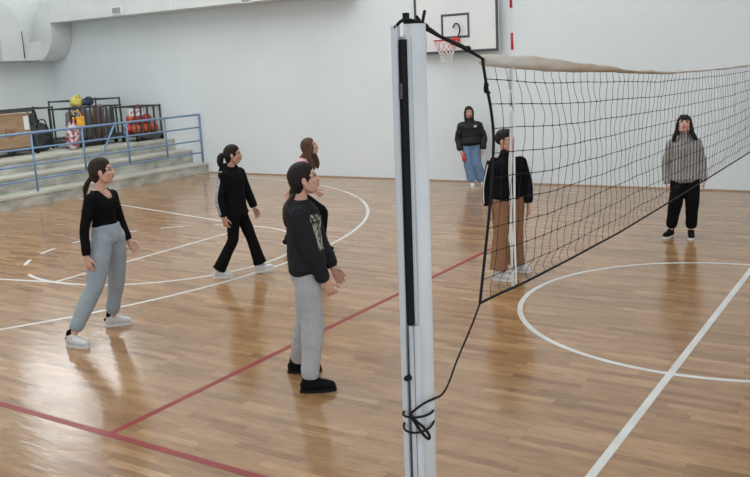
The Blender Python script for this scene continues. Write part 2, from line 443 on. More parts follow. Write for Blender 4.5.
chan(.062, .068, -.042, -.016, 0, 2.435, b); chan(.062, .068, .002, .021, 0, 1.43, b)
b.build('slotted_rail', ALU, po)
b = MB(); chan(.036, .058, -.016, .000, 1.43, 2.39, b); b.build('black_strap', RUB, po)
b = MB()
p_ = V((ca, sa, 0))*.056+V((-sa, ca, 0))*-.003
b.tube([(p_.x, p_.y, 0), (p_.x, p_.y, 1.46)], .0042, 6); b.build('winch_cord', BLACK, po, True)
b = MB(); k_ = V((ca, sa, 0))
b.tube([k_*.06+V((0, 0, 1.245)), k_*.085+V((0, 0, 1.245))], .010, 10); b.build('lock_knob', RUB, po, True)
b = MB(); chan(.060, .0645, -.016, -.002, 2.20, 2.25, b); b.build('slider', CHAR, po)
b = MB(); b.tube([(0, 0, 2.436), (0, 0, 2.442)], .034, 24, cap=0); b.build('end_cap', RUB, po)
b = MB(); b.box((-.034, -.014, 2.440), (-.006, .010, 2.452)); b.box((-.036, -.014, 2.450), (-.020, .004, 2.475)); b.build('hook', RUB, po)

# far post, same kind, out beyond the right edge of the picture
def copy_tree(o, parent=None):
    c = o.copy(); COL.objects.link(c)
    if parent: c.parent = parent
    for ch in o.children: copy_tree(ch, c)
    return c

# ------------------------------------------------------------------ volleyball net (hangs over the centre line)
Y0, Y1 = -.37, 9.35
def interp(x, xs, ys):
    return float(np.interp(x, xs, ys))
TOPY = [-.396, -.097, .263, .837, 1.578, 2.211, 3.212, 4.4, 5.46, 7, 9.35]
TT = [2.336, 2.324, 2.304, 2.264, 2.208, 2.178, 2.158, 2.148, 2.145, 2.19, 2.32]
TB = [2.290, 2.270, 2.243, 2.222, 2.190, 2.158, 2.138, 2.120, 2.112, 2.15, 2.27]
BY = [-.451, -.261, -.02, .57, 1.394, 2.813, 5.645, 7, 9.35]
BZ = [1.367, 1.359, 1.342, 1.32, 1.296, 1.285, 1.276, 1.29, 1.34]
SZ = [1.367, 1.55, 1.743, 1.922, 2.017, 2.117, 2.215, 2.31]
SY = [-.451, -.395, -.338, -.301, -.291, -.309, -.345, -.375]
nt = empty('volleyball_net', (0, -.40, 1.37), 0, 'black mesh volleyball net with stained cream top tape stretched from the white post', 'volleyball net')
nx, ny, nz = nt.location
def npnt(y, z, x=0): return (x-nx, y-ny, z-nz)
NC = 97; NR = 10; SUB = 4
def netp(i, j):
    """i along rows (0 bottom..NR top, float), j along the net (float)"""
    tt = float(np.interp(i, [0, 1, NR-1, NR], [0, .095, .946, 1]))
    yb = Y0-.06+j*(Y1-Y0+.06)/NC; yt = Y0+j*(Y1-Y0)/NC
    y = yb*(1-tt)+yt*tt
    z0 = interp(y, BY, BZ); z1 = interp(y, TOPY, TB)
    z = z0*(1-tt)+z1*tt
    # slack edge follows the side rope
    ys = interp(z, SZ, SY); lin = -.43*(1-tt)+-.37*tt
    y += (ys-lin)*max(0, 1-j/14)
    edge = min(1, i, NR-i)*min(1, j/3)
    y += edge*(.010*math.sin(i*PI+j*2.1)*.5+.012*math.sin(j*.35+i*.9)+.010*noise.noise(V((j*.5, i*.9, 3))))
    z += edge*(.005*noise.noise(V((j*.25, i*.6, 9))))*min(1, j)
    fr = i % 1
    y += (.014*math.sin(PI*fr)*math.sin(j*.27+math.floor(i)*.8+1) if i >= 1 else -.065*math.sin(PI*fr)*(.6+.4*math.sin(j*.3)))*min(1, j/3)
    x = (.03*math.sin(PI*tt)*math.sin(j*.16+.4)+.012*noise.noise(V((j*.4, i*.7, 5))))*min(1, j/5)*min(1, i, NR-i)
    return npnt(y, z, x)
b = MB()
for i in range(1, NR):
    b.tube([netp(i, j) for j in range(NC+1)], .0017, 4, cap=0)
for j in range(1, NC):
    b.tube([netp(k/SUB, j) for k in range(NR*SUB+1)], .0012, 4, cap=0)
b.build('net_mesh', BLACK, nt)
b = MB()
for i in range(1, NR):
    for j in range(1, NC): b.ell(netp(i, j), (.0035, .0045, .0045), nu=5, nv=4)
kn = b.build('net_knots', BLACK, nt); kn['kind'] = 'stuff'
# top tape: a folded band, hanging upright near the post and rolling over along the net
b = MB(); rings = []
ys = np.linspace(-.365, Y1, 80)
vs = []; fs = []
for k, y in enumerate(ys):
    zt, zb = interp(y, TOPY, TT), interp(y, TOPY, TB)
    roll = min(1, max(0, (y-.1)/2.4)); hw = .009+.031*roll
    wob = .004*math.sin(y*7)+.003*math.sin(y*17)
    c = [( -.010-hw*.3, zb+.004), (-.016-hw, (zt+zb)/2-.006), (-.010-hw*.5, zt-.004), (.002, zt+wob*.5), (.012+hw*.5, zt-.006), (.014+hw*.8, (zt+zb)/2), (.006, zb)]
    vs += [npnt(y, z+wob*.4, x) for x, z in c]
n_ = 7
for k in range(len(ys)-1):
    for q in range(n_): fs.append((k*n_+q, k*n_+(q+1) % n_, (k+1)*n_+(q+1) % n_, (k+1)*n_+q))
fs.append(tuple(range(n_))[::-1]); fs.append(tuple(range((len(ys)-1)*n_, len(ys)*n_)))
b.add(vs, fs); b.build('top_tape', TAPE, nt, True)
b = MB(); b.tube([npnt(SY[k], SZ[k]) for k in range(8)], .0062, 8, sub=4); b.build('side_rope', BLACK, nt, True)
b = MB(); b.tube([netp(0, j) for j in range(NC+1)], .0055, 6); b.build('bottom_rope', BLACK, nt, True)
b = MB()
b.tube([npnt(-.355, 2.225), npnt(-.335, 2.19, -.012), npnt(-.33, 2.185, .005)], .005, 6, sub=3); b.ell(npnt(-.345, 2.215), (.009, .011, .012), nu=8, nv=6)
b.build('rope_knot', BLACK, nt, True)
b = MB(); b.tube([npnt(-.88, 2.437, .02), npnt(-.815, 2.430), npnt(-.711, 2.399), npnt(-.545, 2.363), npnt(-.362, 2.312)], [(.004, .004), (.010, .010), (.0065, .0065), (.0085, .0085), (.005, .005)], 8)
b.ell(npnt(-.812, 2.429), (.012, .014, .014), nu=10, nv=8); b.ell(npnt(-.50, 2.354), (.011, .022, .012), nu=10, nv=8); b.build('tie_strap', BLACK, nt, True)
b = MB()   # loops of strap tied over the post head
b.tube([npnt(-.975, 2.43, -.02), npnt(-.955, 2.452, .0), npnt(-.92, 2.445, .03), npnt(-.87, 2.442, .018)], .0055, 6, sub=3)
b.tube([npnt(-.885, 2.40, .020), npnt(-.868, 2.44, .02), npnt(-.850, 2.478, .02)], .006, 6, sub=3)
b.tube([npnt(-.885, 2.462, .01), npnt(-.872, 2.43, .022), npnt(-.865, 2.39, .024), npnt(-.855, 2.35, .02)], [(.005, .005), (.008, .008), (.007, .007), (.005, .005)], 6, sub=3)
b.build('strap_knot', BLACK, nt, True)
b = MB()   # lower cord running down to the post
pts = [(-.451, 1.367, 0), (-.52, 1.292, -.005), (-.663, 1.195, .0), (-.78, 1.158, .028), (-.89, 1.155, .058), (-.972, 1.168, .066), (-1.000, 1.155, .040), (-1.018, 1.120, .0)]
b.tube([npnt(y, z, x) for y, z, x in pts], .0042, 6, sub=4); b.build('lower_cord', BLACK, nt, True)
b = MB()
def loop(z0, z1, rad=.049, r=.0042):
    P = [(rad*math.cos(2*PI*k/20), rad*math.sin(2*PI*k/20), z0+(z1-z0)*(.5-.5*math.cos(2*PI*k/20+1.2))) for k in range(21)]
    b.tube([npnt(-.958+y*1.35-.014, z, .004+x*1.0) for x, y, z in P], r, 6, cap=0)
loop(1.115, 1.105); loop(1.058, 1.075)
b.tube([npnt(-1.020, 1.118, .0), npnt(-1.022, 1.10, .02), npnt(-1.008, 1.072, .045), npnt(-.995, 1.040, .058), npnt(-.998, 1.028, .055), npnt(-1.010, 1.050, .040), npnt(-1.022, 1.10, .012), npnt(-1.022, 1.12, .0)], .0055, 6, sub=4)
b.build('cord_knot', BLACK, nt, True)
b = MB(); pts = []; rad = []
for z in np.linspace(1.345, 2.0, 28):
    y = interp(z, [1.36, 1.47, 1.69, 1.9, 2.1], [-.106, -.117, -.117, -.112, -.096])
    bul = .0068+.0025*math.sin(z*21)+.003*noise.noise(V((z*9, 1, 1)))
    for zz in (1.42, 1.56, 1.72): bul += .0045*math.exp(-((z-zz)/.018)**2)
    pts.append(npnt(y+.003*math.sin(z*30), z, -.008)); rad.append((bul, bul*.7))
b.tube(pts, rad, 8); b.build('side_band', BANDW, nt, True)
CLEAR = mat('pale_clear_sleeve', (.62, .64, .65), .3)
b = MB()
for z0, z1 in ((1.98, 2.09), (2.12, 2.17), (2.19, 2.26)):
    b.tube([npnt(-.097, z, -.010) for z in (z0, z1)], (.007, .007)[0], 8)
b.build('antenna_sleeve', CLEAR, nt, True)
an = empty('net_antenna', (.006, -.10, 1.36), 0, 'thin red and white striped antenna rod standing up from the net edge', 'antenna')
def ap(z):
    return (0, interp(z, [1.36, 1.6, 2.1, 2.54, 3.2], [-.008, -.016, .002, -.013, -.03]), z-1.36)
b = MB(); b.tube([ap(z) for z in (1.365, 1.6, 2.1, 2.54, 3.15)], .0048, 8); b.build('rod', WHITE, an, True)
for z in (2.345, 2.51, 2.68, 2.85):
    b = MB(); b.tube([ap(z), ap(z+(.067 if z < 2.4 else .085))], .0062, 8, cap=0); b.build('red_band', RED, an, True)

fp = copy_tree(po); fp.location = (0, 9.85, 0); fp.rotation_euler = (R(.85), 0, PI)
fp['label'] = 'white painted steel volleyball post holding the far end of the net'; 
b = MB(); b.tube([npnt(9.35, 2.3), npnt(9.82, 2.4)], .008, 6); b.build('tie_strap', BLACK, nt, True)
b = MB(); b.tube([npnt(9.35, 1.345), npnt(9.82, 1.12)], .004, 6); b.build('lower_cord', BLACK, nt, True)
b = MB(); b.tube([npnt(9.35, 1.345), npnt(9.33, 1.8), npnt(9.35, 2.3)], .006, 6); b.build('side_rope', BLACK, nt, True)

# ------------------------------------------------------------------ carts and kit on the top tier
ZP = .79
def cart(name, x0, x1, ya, yb, h, label, bars=0, cat='cart', base=True, mid=0):
    r = empty(name, ((x0+x1)/2, (ya+yb)/2, ZP), 0, label, cat, 'wheeled steel storage cages on the bleachers')
    dx, dy = (x1-x0)/2, (yb-ya)/2; t_ = .015
    for sx in (-1, 1):
        for sy in (-1, 1):
            b = MB(); x, y = sx*(dx-t_), sy*(dy-t_); b.box((x-t_, y-t_, .10), (x+t_, y+t_, h)); b.build('corner_post', CARTM, r)
            b = MB(); b.tube([(x-.015, y, .05), (x+.015, y, .05)], .05, 12, cap=0); b.build('caster', RUB, r)
    b = MB()
    for z in (h-.03,) + ((mid,) if mid else ()):
        b.box((-dx, -dy, z-.012), (dx, -dy+.03, z+.018)); b.box((-dx, dy-.03, z-.012), (dx, dy, z+.018))
        b.box((-dx, -dy, z-.012), (-dx+.03, dy, z+.018)); b.box((dx-.03, -dy, z-.012), (dx, dy, z+.018))
    b.build('top_frame', CARTM, r)
    b = MB(); b.box((-dx, -dy, .10), (dx, dy, .16)); b.build('base_tray', CARTM, r)
    for k in range(1, bars):
        y = -dy+2*dy*k/bars
        b = MB(); b.box((dx-.04, y-.019, .16), (dx-.008, y+.019, h-.02)); b.build('bar', CARTM, r)
    return r
cart('storage_cage', -15.25, -14.40, 7.0, 7.97, .93, 'dark steel cage cart holding the brown cardboard box')
cart('storage_cage', -16.0, -15.28, 7.86, 9.12, .93, 'dark open cage cart holding a black bag, behind the patterned bag')
cart('storage_cage', -15.15, -14.40, 8.87, 10.32, .89, 'long steel cage cart with close vertical bars in front', 10)
cart('storage_cage', -16.1, -15.2, 9.60, 11.0, 1.03, 'tallest open steel cage cart standing at the back of the tier')
cart('storage_cage', -14.75, -13.98, 10.335, 11.14, .83, 'steel cage cart full of orange balls beside the back wall', 4)
# cardboard box
cb_ = empty('cardboard_box', (-14.80, 7.45, ZP+.163), 0, 'large brown cardboard box with a white paper label in the left cage cart', 'box')
b = MB(); b.box((-.33, -.44, 0), (.355, .42, .70)); b.build('carton', CARD, cb_)
b = MB(); b.box((.356, .28, .36), (.36, .40, .64)); b.build('paper_label', WHITE, cb_)
MARK = mat('faded_print', (.2, .10, .06), .8)
b = MB()
for y, z, w_, h_ in ((-.16, .24, .03, .18), (-.10, .20, .05, .05), (-.09, .3, .03, .1), (-.03, .22, .04, .16), (.03, .25, .02, .12)):
    b.box((.356, y, z), (.359, y+w_, z+h_))
b.build('printed_mark', MARK, cb_)
# soft bags as blobs
def bag(name, loc, size, mt, label, cat='bag', seed=0, strap=None):
    r = empty(name, loc, 0, label, cat); b = MB(); sx, sy, sz = size; rg = random.Random(seed)
    b.ell((0, 0, sz*.45), (sx*.5, sy*.5, sz*.46)); b.ell((0, sy*.08, sz*.72), (sx*.36, sy*.34, sz*.28)); b.ell((0, -sy*.05, sz*.22), (sx*.5, sy*.48, sz*.24))
    b.blob('bag_body', mt, r, .02, 4, disp=lambda c: .02*noise.noise(c*9+V((seed, 0, 0))))
    b = MB(); b.tube([(sx*.3, -sy*.2, sz*.85), (sx*.34, -sy*.1, sz*1.08), (sx*.34, sy*.12, sz*1.08), (sx*.3, sy*.22, sz*.85)], .014, 6, sub=3); b.build('handle', strap or RUB, r, True)
    return r
DKB = mottled('black_nylon', (.010, .011, .014), (.03, .03, .035), 8, .6)
YEL = mottled('yellow_fabric', (.75, .36, .03), (.85, .50, .06), 7, .7)
PAT = mottled('red_white_pattern', (.30, .06, .09), (.62, .56, .56), 11, .8, detail=2, lo=.46, hi=.54)
NAVY = mottled('navy_fabric', (.012, .016, .045), (.03, .04, .09), 7, .7)
bag('black_holdall', (-15.6, 8.64, ZP+.163), (.5, .62, .66), DKB, 'black bag slumped in the cage cart beside the cardboard box', seed=1)
bag('black_holdall', (-14.85, 8.33, ZP), (.5, .62, .62), DKB, 'small black bag on the step between the cardboard box and the patterned bag', seed=8)
bag('patterned_bag', (-14.22, 8.74, ZP), (.24, .32, .66), PAT, 'red and white patterned bag in front of the left end of the barred cage', seed=2)
yb_ = empty('yellow_bag', (-14.33, 9.02, ZP+.42), 0, 'bright yellow flat bag hanging on the front of the barred cage', 'bag')
b = MB(); b.box((-.03, -.15, .0), (.03, .15, .27)); b.ell((0, 0, .12), (.055, .13, .11)); b.blob('bag_body', YEL, yb_, .012, 5)
b = MB(); b.tube([(-.0, -.09, .25), (-.045, -.07, .38), (-.045, .07, .38), (.0, .09, .25)], .012, 6, sub=3); b.build('handle', YEL, yb_, True)
YOL = mottled('yellow_green_cloth', (.45, .40, .08), (.60, .52, .15), 9, .8)
bag('yellow_cloth_bundle', (-14.62, 9.24, ZP+.905), (.3, .26, .24), YOL, 'dull yellow cloth bundle on top of the barred cage', 'bundle', seed=4, strap=YOL)
bag('navy_bag', (-14.75, 9.62, ZP+.905), (.3, .42, .17), NAVY, 'flat navy blue bag on top of the barred cage', seed=5)
MATS = [mottled('grey_mat', (.12, .115, .115), (.2, .19, .19), 5, .8), mottled('mauve_mat', (.14, .10, .11), (.22, .16, .175), 5, .8), mottled('brown_mat', (.17, .09, .07), (.23, .13, .10), 5, .8), mottled('pale_mat', (.24, .24, .24), (.34, .33, .32), 5, .8)]
desc = ['grey', 'mauve', 'brown', 'pale grey']
pos = ['nearest the yellow bag', 'second from the yellow bag', 'left of the middle', 'in the middle', 'right of the middle', 'second from the orange balls', 'nearest the orange balls']
for k, ci in enumerate((0, 3, 1, 0, 2, 1, 0)):
    y = 8.99+k*.185
    b = MB(); b.tube([(0, 0, .05), (0, 0, .3), (0, .01, .55+.05*(k % 3))], [(.085, .085), (.09, .09), (.08, .08)], 14, cap=2)
    o = b.build('rolled_mat', MATS[ci], None, True); o.location = (-14.60-.06*(k % 2), y, ZP+.19)
    tag(o, f'{desc[ci]} rolled mat upright in the barred cage, {pos[k]}', 'mat', 'rolled mats in the barred cage')
ORG = mottled('orange_ball_rubber', (.50, .075, .03), (.62, .14, .05), 6, .6)
REDB = mottled('red_ball_rubber', (.42, .03, .03), (.52, .05, .05), 6, .6)
k = 0
bp = [(-14.15, 10.50, .283), (-14.15, 10.75, .283), (-14.15, 11.00, .283), (-14.40, 10.50, .283), (-14.40, 10.75, .283), (-14.40, 11.00, .283), (-14.20, 10.625, .50), (-14.20, 10.875, .50), (-14.45, 10.625, .50), (-14.45, 10.875, .50), (-14.32, 10.75, .70)]
bl_ = ['orange ball at the front left bottom of the ball cage', 'orange ball at the front middle bottom of the ball cage', 'orange ball at the front right bottom of the ball cage', 'red ball behind at the left bottom of the ball cage', 'red ball behind at the middle bottom of the ball cage', 'red ball behind at the right bottom of the ball cage', 'red ball in the second layer, front left of the ball cage', 'red ball in the second layer, front right of the ball cage', 'orange ball in the second layer, back left of the ball cage', 'orange ball in the second layer, back right of the ball cage', 'red ball on top of the ball pile']
for i, p in enumerate(bp):
    o = empty('ball', (p[0], p[1], ZP+p[2]), 0, bl_[i], 'ball', 'balls in the ball cage')
    b = MB(); b.ell((0, 0, 0), (.122, .122, .122), nu=20, nv=14); b.build('ball_skin', ORG if 'orange' in bl_[i] else REDB, o, True)
    b = MB()
    for ax in range(3):
        b.tube([tuple(.1215*c for c in ((math.cos(a), math.sin(a), 0), (math.cos(a), 0, math.sin(a)), (0, math.cos(a), math.sin(a)))[ax]) for a in np.linspace(0, 2*PI, 25)], .003, 4, cap=0)
    b.build('ball_seam', RUB, o, True); o.rotation_euler = (i*1.3, i*.7, i*2.1)
o = boxobj('sign', (-14.9+.87, 10.2, ZP+.60), (-14.9+.882, 10.62, ZP+.76), WHITE); o.name = 'white_notice'
tag(o, 'white notice panel with faint red print on the ball cage', 'notice')
b = MB()
for k in range(5): b.box((-14.017, 10.24+k*.07, ZP+.66+.02*(k % 2)), (-14.0165, 10.29+k*.07, ZP+.70+.015*(k % 2)))
b.build('red_print', RED, o)
# PEOPLE
# ------------------------------------------------------------------ people
def skin(name, c):
    M = mat(name, c, .5, spec=.35); t = NT(M); f = t.noise(t.coords(), 30, 2)
    t.l(t.ramp(f, [(.3, tuple(x*.93 for x in c)), (.7, tuple(min(1, x*1.05) for x in c))]), t.b.inputs['Base Color'])
    t.b.inputs['Subsurface Weight'].default_value = .08; t.b.inputs['Subsurface Radius'].default_value = (.012, .005, .003)
    return M
SK = skin('skin_light', (.60, .345, .262)); SK2 = skin('skin_tan', (.50, .28, .205))
LIP = mat('lips', (.42, .14, .13), .45)
def hairmat(name, c1, c2):
    M = mat(name, c1, .6, spec=.18); t = NT(M); f = t.noise(t.coords((1, 1, .10)), 85, 3, .6)
    t.l(t.ramp(f, [(.35, c1), (.7, c2)]), t.b.inputs['Base Color']); t.bump(f, .5, .012); return M
HBLK = hairmat('black_hair', (.008, .006, .006), (.026, .019, .017))
HDK = hairmat('dark_brown_hair', (.014, .009, .007), (.045, .027, .02))
HBR2 = hairmat('dark_chestnut_hair', (.022, .013, .010), (.07, .042, .03))
HBR = hairmat('brown_hair', (.05, .026, .018), (.13, .07, .045))
EYEW = mat('eye_white', (.55, .53, .51), .25); IRIS = mat('dark_iris', (.02, .012, .01), .2); LASH = mat('lash', (.012, .009, .009), .7)
C_BLACK = cloth('black_knit', (.006, .006, .007), wr=.5)
C_BLK2 = cloth('black_fleece', (.0065, .0065, .0075), wr=.6)
C_CHAR = cloth('charcoal_fleece', (.021, .021, .0245), wr=.7)
C_JOG = cloth('pale_blue_grey_fleece', (.30, .35, .385), wr=.8)
C_HEA = cloth('heather_grey_fleece', (.40, .41, .43), .22, wr=.8, weave=190)
C_BRN = cloth('brown_twill', (.26, .135, .075), wr=.9)
C_DEN = cloth('blue_denim', (.145, .225, .35), .3, wr=.9)
C_PINK = cloth('pink_jersey', (.62, .36, .38), wr=.6)
C_PUF = mat('black_puffer_nylon', (.009, .009, .010), .55, spec=.3)
C_WHT = cloth('white_stripe_fabric', (.60, .61, .62), wr=.4)
S_WHT = mottled('white_leather', (.52, .52, .51), (.60, .60, .59), 12, .5)
S_BLK = mottled('black_suede', (.004, .004, .0045), (.008, .008, .008), 25, .9, spec=.12)
SOLEW = mat('white_rubber_sole', (.66, .65, .63), .6); SOLEB = mat('black_rubber_sole', (.008, .008, .009), .8, spec=.2)
# patterned stripe on the walker's sleeve
C_STR = mat('pale_patterned_tape', (.5, .52, .54), .8); t = NT(C_STR); f = t.noise(t.coords((1, 1, 1)), 55, 1)
t.l(t.ramp(f, [(.40, (.24, .25, .27)), (.55, (.42, .44, .47))]), t.b.inputs['Base Color'])
# the printed leafy motif on the charcoal sweatshirt
C_PRT = mat('leafy_print', (.4, .45, .38), .85); t = NT(C_PRT); v = t.coords()
f = t.noise(v, 26, 2, .6); g = t.noise(v, 60, 1)
c = t.ramp(f, [(.40, (.028, .028, .03)), (.46, (.20, .25, .18)), (.54, (.50, .54, .46)), (.64, (.10, .13, .10))], 'CONSTANT')
t.l(t.mix(t.math('MULTIPLY', t.math('GREATER_THAN', g, .6), .8), c, (.03, .03, .03)), t.b.inputs['Base Color'])
# vertically striped knit
C_KNIT = mat('striped_grey_knit', (.3, .28, .27), .95, spec=.1); t = NT(C_KNIT)
tc = t.n('ShaderNodeTexCoord'); wv = t.n('ShaderNodeTexWave', bands_direction='Y'); wv.inputs['Scale'].default_value = 9; wv.inputs['Distortion'].default_value = 1.6; wv.inputs['Detail'].default_value = 2; wv.inputs['Detail Scale'].default_value = 1.5
t.l(tc.outputs['Object'], wv.inputs['Vector'])
t.l(t.ramp(wv.outputs['Fac'], [(.25, (.17, .155, .15)), (.7, (.40, .375, .365))]), t.b.inputs['Base Color']); t.bump(wv.outputs['Fac'], .5, .02)

TORSO = [(-.16, .10, .085, 0), (-.06, .150, .105, -.012), (.08, .150, .100, -.008), (.34, .117, .083, .0), (.55, .128, .094, .006), (.72, .140, .104, .014), (.86, .138, .088, .002), (.95, .092, .066, -.010), (1.0, .058, .054, -.014)]

def person(label, root, yaw, s, J, o):
    rt_ = empty('person', (root[0], root[1], 0), R(yaw), label, 'person')
    J = {k: V(v) for k, v in J.items()}
    P, N = J['P'], J['N']
    py, cy = R(o.get('pelvis', 0)), R(o.get('chest', 0))
    axis = (N-P).normalized()
    def lat(t_):
        a = py+(cy-py)*min(1, max(0, t_)); l = V((-math.sin(a), math.cos(a), 0)); return (l-axis*l.dot(axis)).normalized()
    def ring(t_, hw, hd, fo):
        l = lat(t_); f = l.cross(axis); c = P+(N-P)*t_+f*(fo*s+.02*math.sin(PI*min(1, max(0, t_)))*-.4)
        return c, l, f, hw*s, hd*s
    hip = {sd: P+lat(0)*(k*.085*s)-axis*(.03*s) for sd, k in (('R', -1), ('L', 1))}
    sho = {sd: J[sd+'s'] for sd in 'RL'}
    # ---- head frame
    hy, hp, hr = R(o.get('head', 0)), R(o.get('up', 0)), R(o.get('roll', 0))
    H = Matrix.Rotation(hy, 3, 'Z') @ Matrix.Rotation(-hp, 3, 'Y') @ Matrix.Rotation(hr, 3, 'X')
    hc = J['H']; hs = s*o.get('hs', 1.0)
    def h(x, y, z): return hc+H @ V((x*hs, y*hs, z*hs))
    def hel(b, c, r): b.ell(h(*c), [q*hs for q in r], H)
    vox = o.get('vox', .005)
    b = MB()
    # torso, neck, limbs
    b.loft([ring(*q) for q in TORSO], 28)
    b.tube([N-axis*.05*s+lat(1).cross(axis)*-.012*s, N+(hc-N)*.45+H @ V((-.012*hs, 0, -.01)), h(-.014, 0, -.03)], [(.055*s, .054*s), (.043*s, .045*s), (.048*s, .052*s)], 18)
    for sd, k in (('R', -1), ('L', 1)):
        b.tube([N-axis*.06*s, sho[sd]], [.045*s, .046*s], 14)
        e, wv_ = J[sd+'e'], J[sd+'w']
        b.tube([sho[sd], sho[sd].lerp(e, .5), e, e.lerp(wv_, .3), wv_], [.047*s, .042*s, .036*s, .037*s, (.025*s, .021*s)], 14, sub=2)
        hand(b, wv_, J[sd+'h'], sd, s, o, lat(.5))
        kn, an_ = J[sd+'k'], J[sd+'a']
        b.tube([hip[sd], hip[sd].lerp(kn, .5), kn, kn.lerp(an_, .35), kn.lerp(an_, .75), an_], [.078*s, .07*s, .052*s, .052*s, .036*s, .034*s], 16, sub=2)
        fy = R(o.get('foot'+sd, 0)); fd = V((math.cos(fy), math.sin(fy), 0))
        b.tube([an_, an_+fd*.03*s+V((0, 0, -.045*s)), an_+fd*.12*s+V((0, 0, -.055*s))], [.033*s, .026*s, .018*s], 10)
    # head
    hel(b, (-.010, 0, .034), (.093, .075, .084)); hel(b, (.026, 0, -.028), (.062, .061, .088)); hel(b, (.044, 0, -.090), (.026, .029, .021)); hel(b, (.004, 0, -.060), (.058, .052, .040))
    for k in (-1, 1):
        b.tube([h(-.004, k*.056, -.048), h(.018, k*.041, -.080), h(.040, k*.018, -.092)], [.021*hs, .019*hs, .017*hs], 10)
        hel(b, (.056, k*.040, -.024), (.025, .023, .022))
        b.tube([h(.074, k*.012, .020), h(.070, k*.038, .024), h(.052, k*.056, .016)], [.012*hs, .0115*hs, .010*hs], 8)
        hel(b, (.096, k*.0115, -.034), (.011, .0085, .0085))
        Me = H @ Matrix.Rotation(k*R(-18), 3, 'Z')
        b.ell(h(-.004, k*.080, -.010), (.020*hs, .007*hs, .031*hs), Me)
    b.tube([h(.082, 0, .014), h(.092, 0, -.012), h(.101, 0, -.029)], [.0085*hs, .009*hs, .010*hs], 10)
    b.tube([h(.100, 0, -.034), h(.088, 0, -.042)], .008*hs, 8)
    for z, x, r_ in ((-.057, .087, .0068), (-.067, .085, .0075)):
        b.tube([h(x-.012, -.020, z), h(x, -.008, z+.001), h(x, .008, z+.001), h(x-.012, .020, z)], [.004*hs, r_*hs, r_*hs, .004*hs], 8)
    Hi = H.transposed()
    def fslot(c, n):
        d = Hi @ (c-hc)/hs
        if d.x > .066 and abs(d.y) < .025 and -.0745 < d.z < -.0505: return 1
        if d.x > .045 and .012 < abs(d.y) < .052 and .020+.1*abs(d.y)*.6 < d.z < .0285+.06*abs(d.y): return 2
        return 0
    sk = o.get('skin', SK); hm = o.get('hair', HBLK)
    b.blob('body', [sk, LIP, hm], rt_, vox, 3, slot=fslot)
    for k in (-1, 1):
        e = MB(); e.cur = 0; hel(e, (.0735, k*.032, .001), (.0115, .0145, .0065))
        e.cur = 1; hel(e, (.0825, k*.031, .001), (.0045, .0062, .0056))
        e.cur = 2; e.tube([h(.073, k*.016, .006), h(.085, k*.027, .0105), h(.083, k*.037, .0095), h(.070, k*.048, .003)], [.0018*hs, .0026*hs, .0028*hs, .002*hs], 6)
        e.build('eye', [EYEW, IRIS, LASH], rt_, True)
    # ---- hair
    b = MB(); kind = o.get('style', 'pony')
    hel(b, (-.020, 0, .036 if kind == 'short' else .031), (.097 if kind == 'short' else .100, .080 if kind == 'short' else .084, .080 if kind == 'short' else .091))
    if kind != 'short': hel(b, (-.045, 0, .005), (.075, .082, .085))
    hel(b, (-.012, 0, .058), (.092, .079, .072)); (kind != 'short') and hel(b, (-.060, 0, -.045), (.046, .062, .058))
    if kind == 'pony':
        base = h(*o.get('tie', (-.118, 0, -.005))); b.tube([h(-.07, 0, .0), base], [.05*hs, .026*hs], 12)
        pts = [base]+[base+V(q[:3])*s for q in o['tail']]; tb = MB(); tb.tube(pts, [(.024*s, .024*s)]+[(q[3]*s, q[3]*s*.8) for q in o['tail']], 14, sub=3)
        tl = tb.blob('ponytail', o.get('tailmat', hm), rt_, .006, 3, disp=lambda c: .006*noise.noise(V((c.x*40, c.y*40, c.z*9)))); hb = MB(); dd = (pts[1]-pts[0]).normalized()
        hb.tube([base+dd*.002, base+dd*.02], .026*s, 12, cap=1); hb.build('hair_tie', RUB, tl, True)
    elif kind == 'long':
        for k in (-1, 1):
            pts = [h(.02, k*.07, .06), h(.012, k*.084, -.01)]+[hc+V(q[:3])*s for q in o['lock'+('R' if k < 0 else 'L')]]
            b.tube(pts, [(.03*s, .016*s), (.036*s, .016*s)]+[(q[3]*s, q[4]*s) for q in o['lock'+('R' if k < 0 else 'L')]], 14, ref=(1, 0, .1), sub=3)
        b.tube([h(-.07, 0, .03), h(-.085, 0, -.07)]+[hc+V(q[:3])*s for q in o['backhair']], [(.05*s, .075*s), (.045*s, .08*s)]+[(q[3]*s, q[4]*s) for q in o['backhair']], 18, ref=(1, 0, .1), sub=3)
        if o.get('fringe'):
            for y in (-.045, -.025, -.005, .015, .035):
                b.tube([h(.05, y, .105), h(.082, y*1.05, .070), h(.090, y*1.1, .030)], [(.012*hs, .008*hs), (.013*hs, .007*hs), (.010*hs, .004*hs)], 8, sub=2)
    elif kind == 'short':
        hel(b, (.0, 0, .062), (.092, .078, .068)); hel(b, (.05, .0, .088), (.042, .06, .034))
    b.blob('hair', hm, rt_, .006, 3)
    # ---- top
    tp = o['top']; E = tp['ease']; lo = tp.get('hem', -.12)
    rg = [q for q in TORSO if q[0] > lo+.05 and q[0] < .9]
    b = MB(); loose = tp.get('loose', 0)
    i0 = [np.interp(lo, [q[0] for q in TORSO], [q[c_] for q in TORSO]) for c_ in (1, 2, 3)]
    if loose: i0 = [max(i0[0], .138), max(i0[1], .098), i0[2]]
    rings = [ring(lo, i0[0]+E*.55+loose*.3, i0[1]+E*.55+loose*.3, i0[2]), ring(lo+.04, i0[0]+E*.7+loose*.6, i0[1]+E*.7+loose*.6, i0[2])]
    if loose: rings.append(ring(lo+.10, max(i0[0], .135)+E+loose, max(i0[1], .098)+E+loose, .004)); rg = [q for q in rg if q[0] > lo+.15]
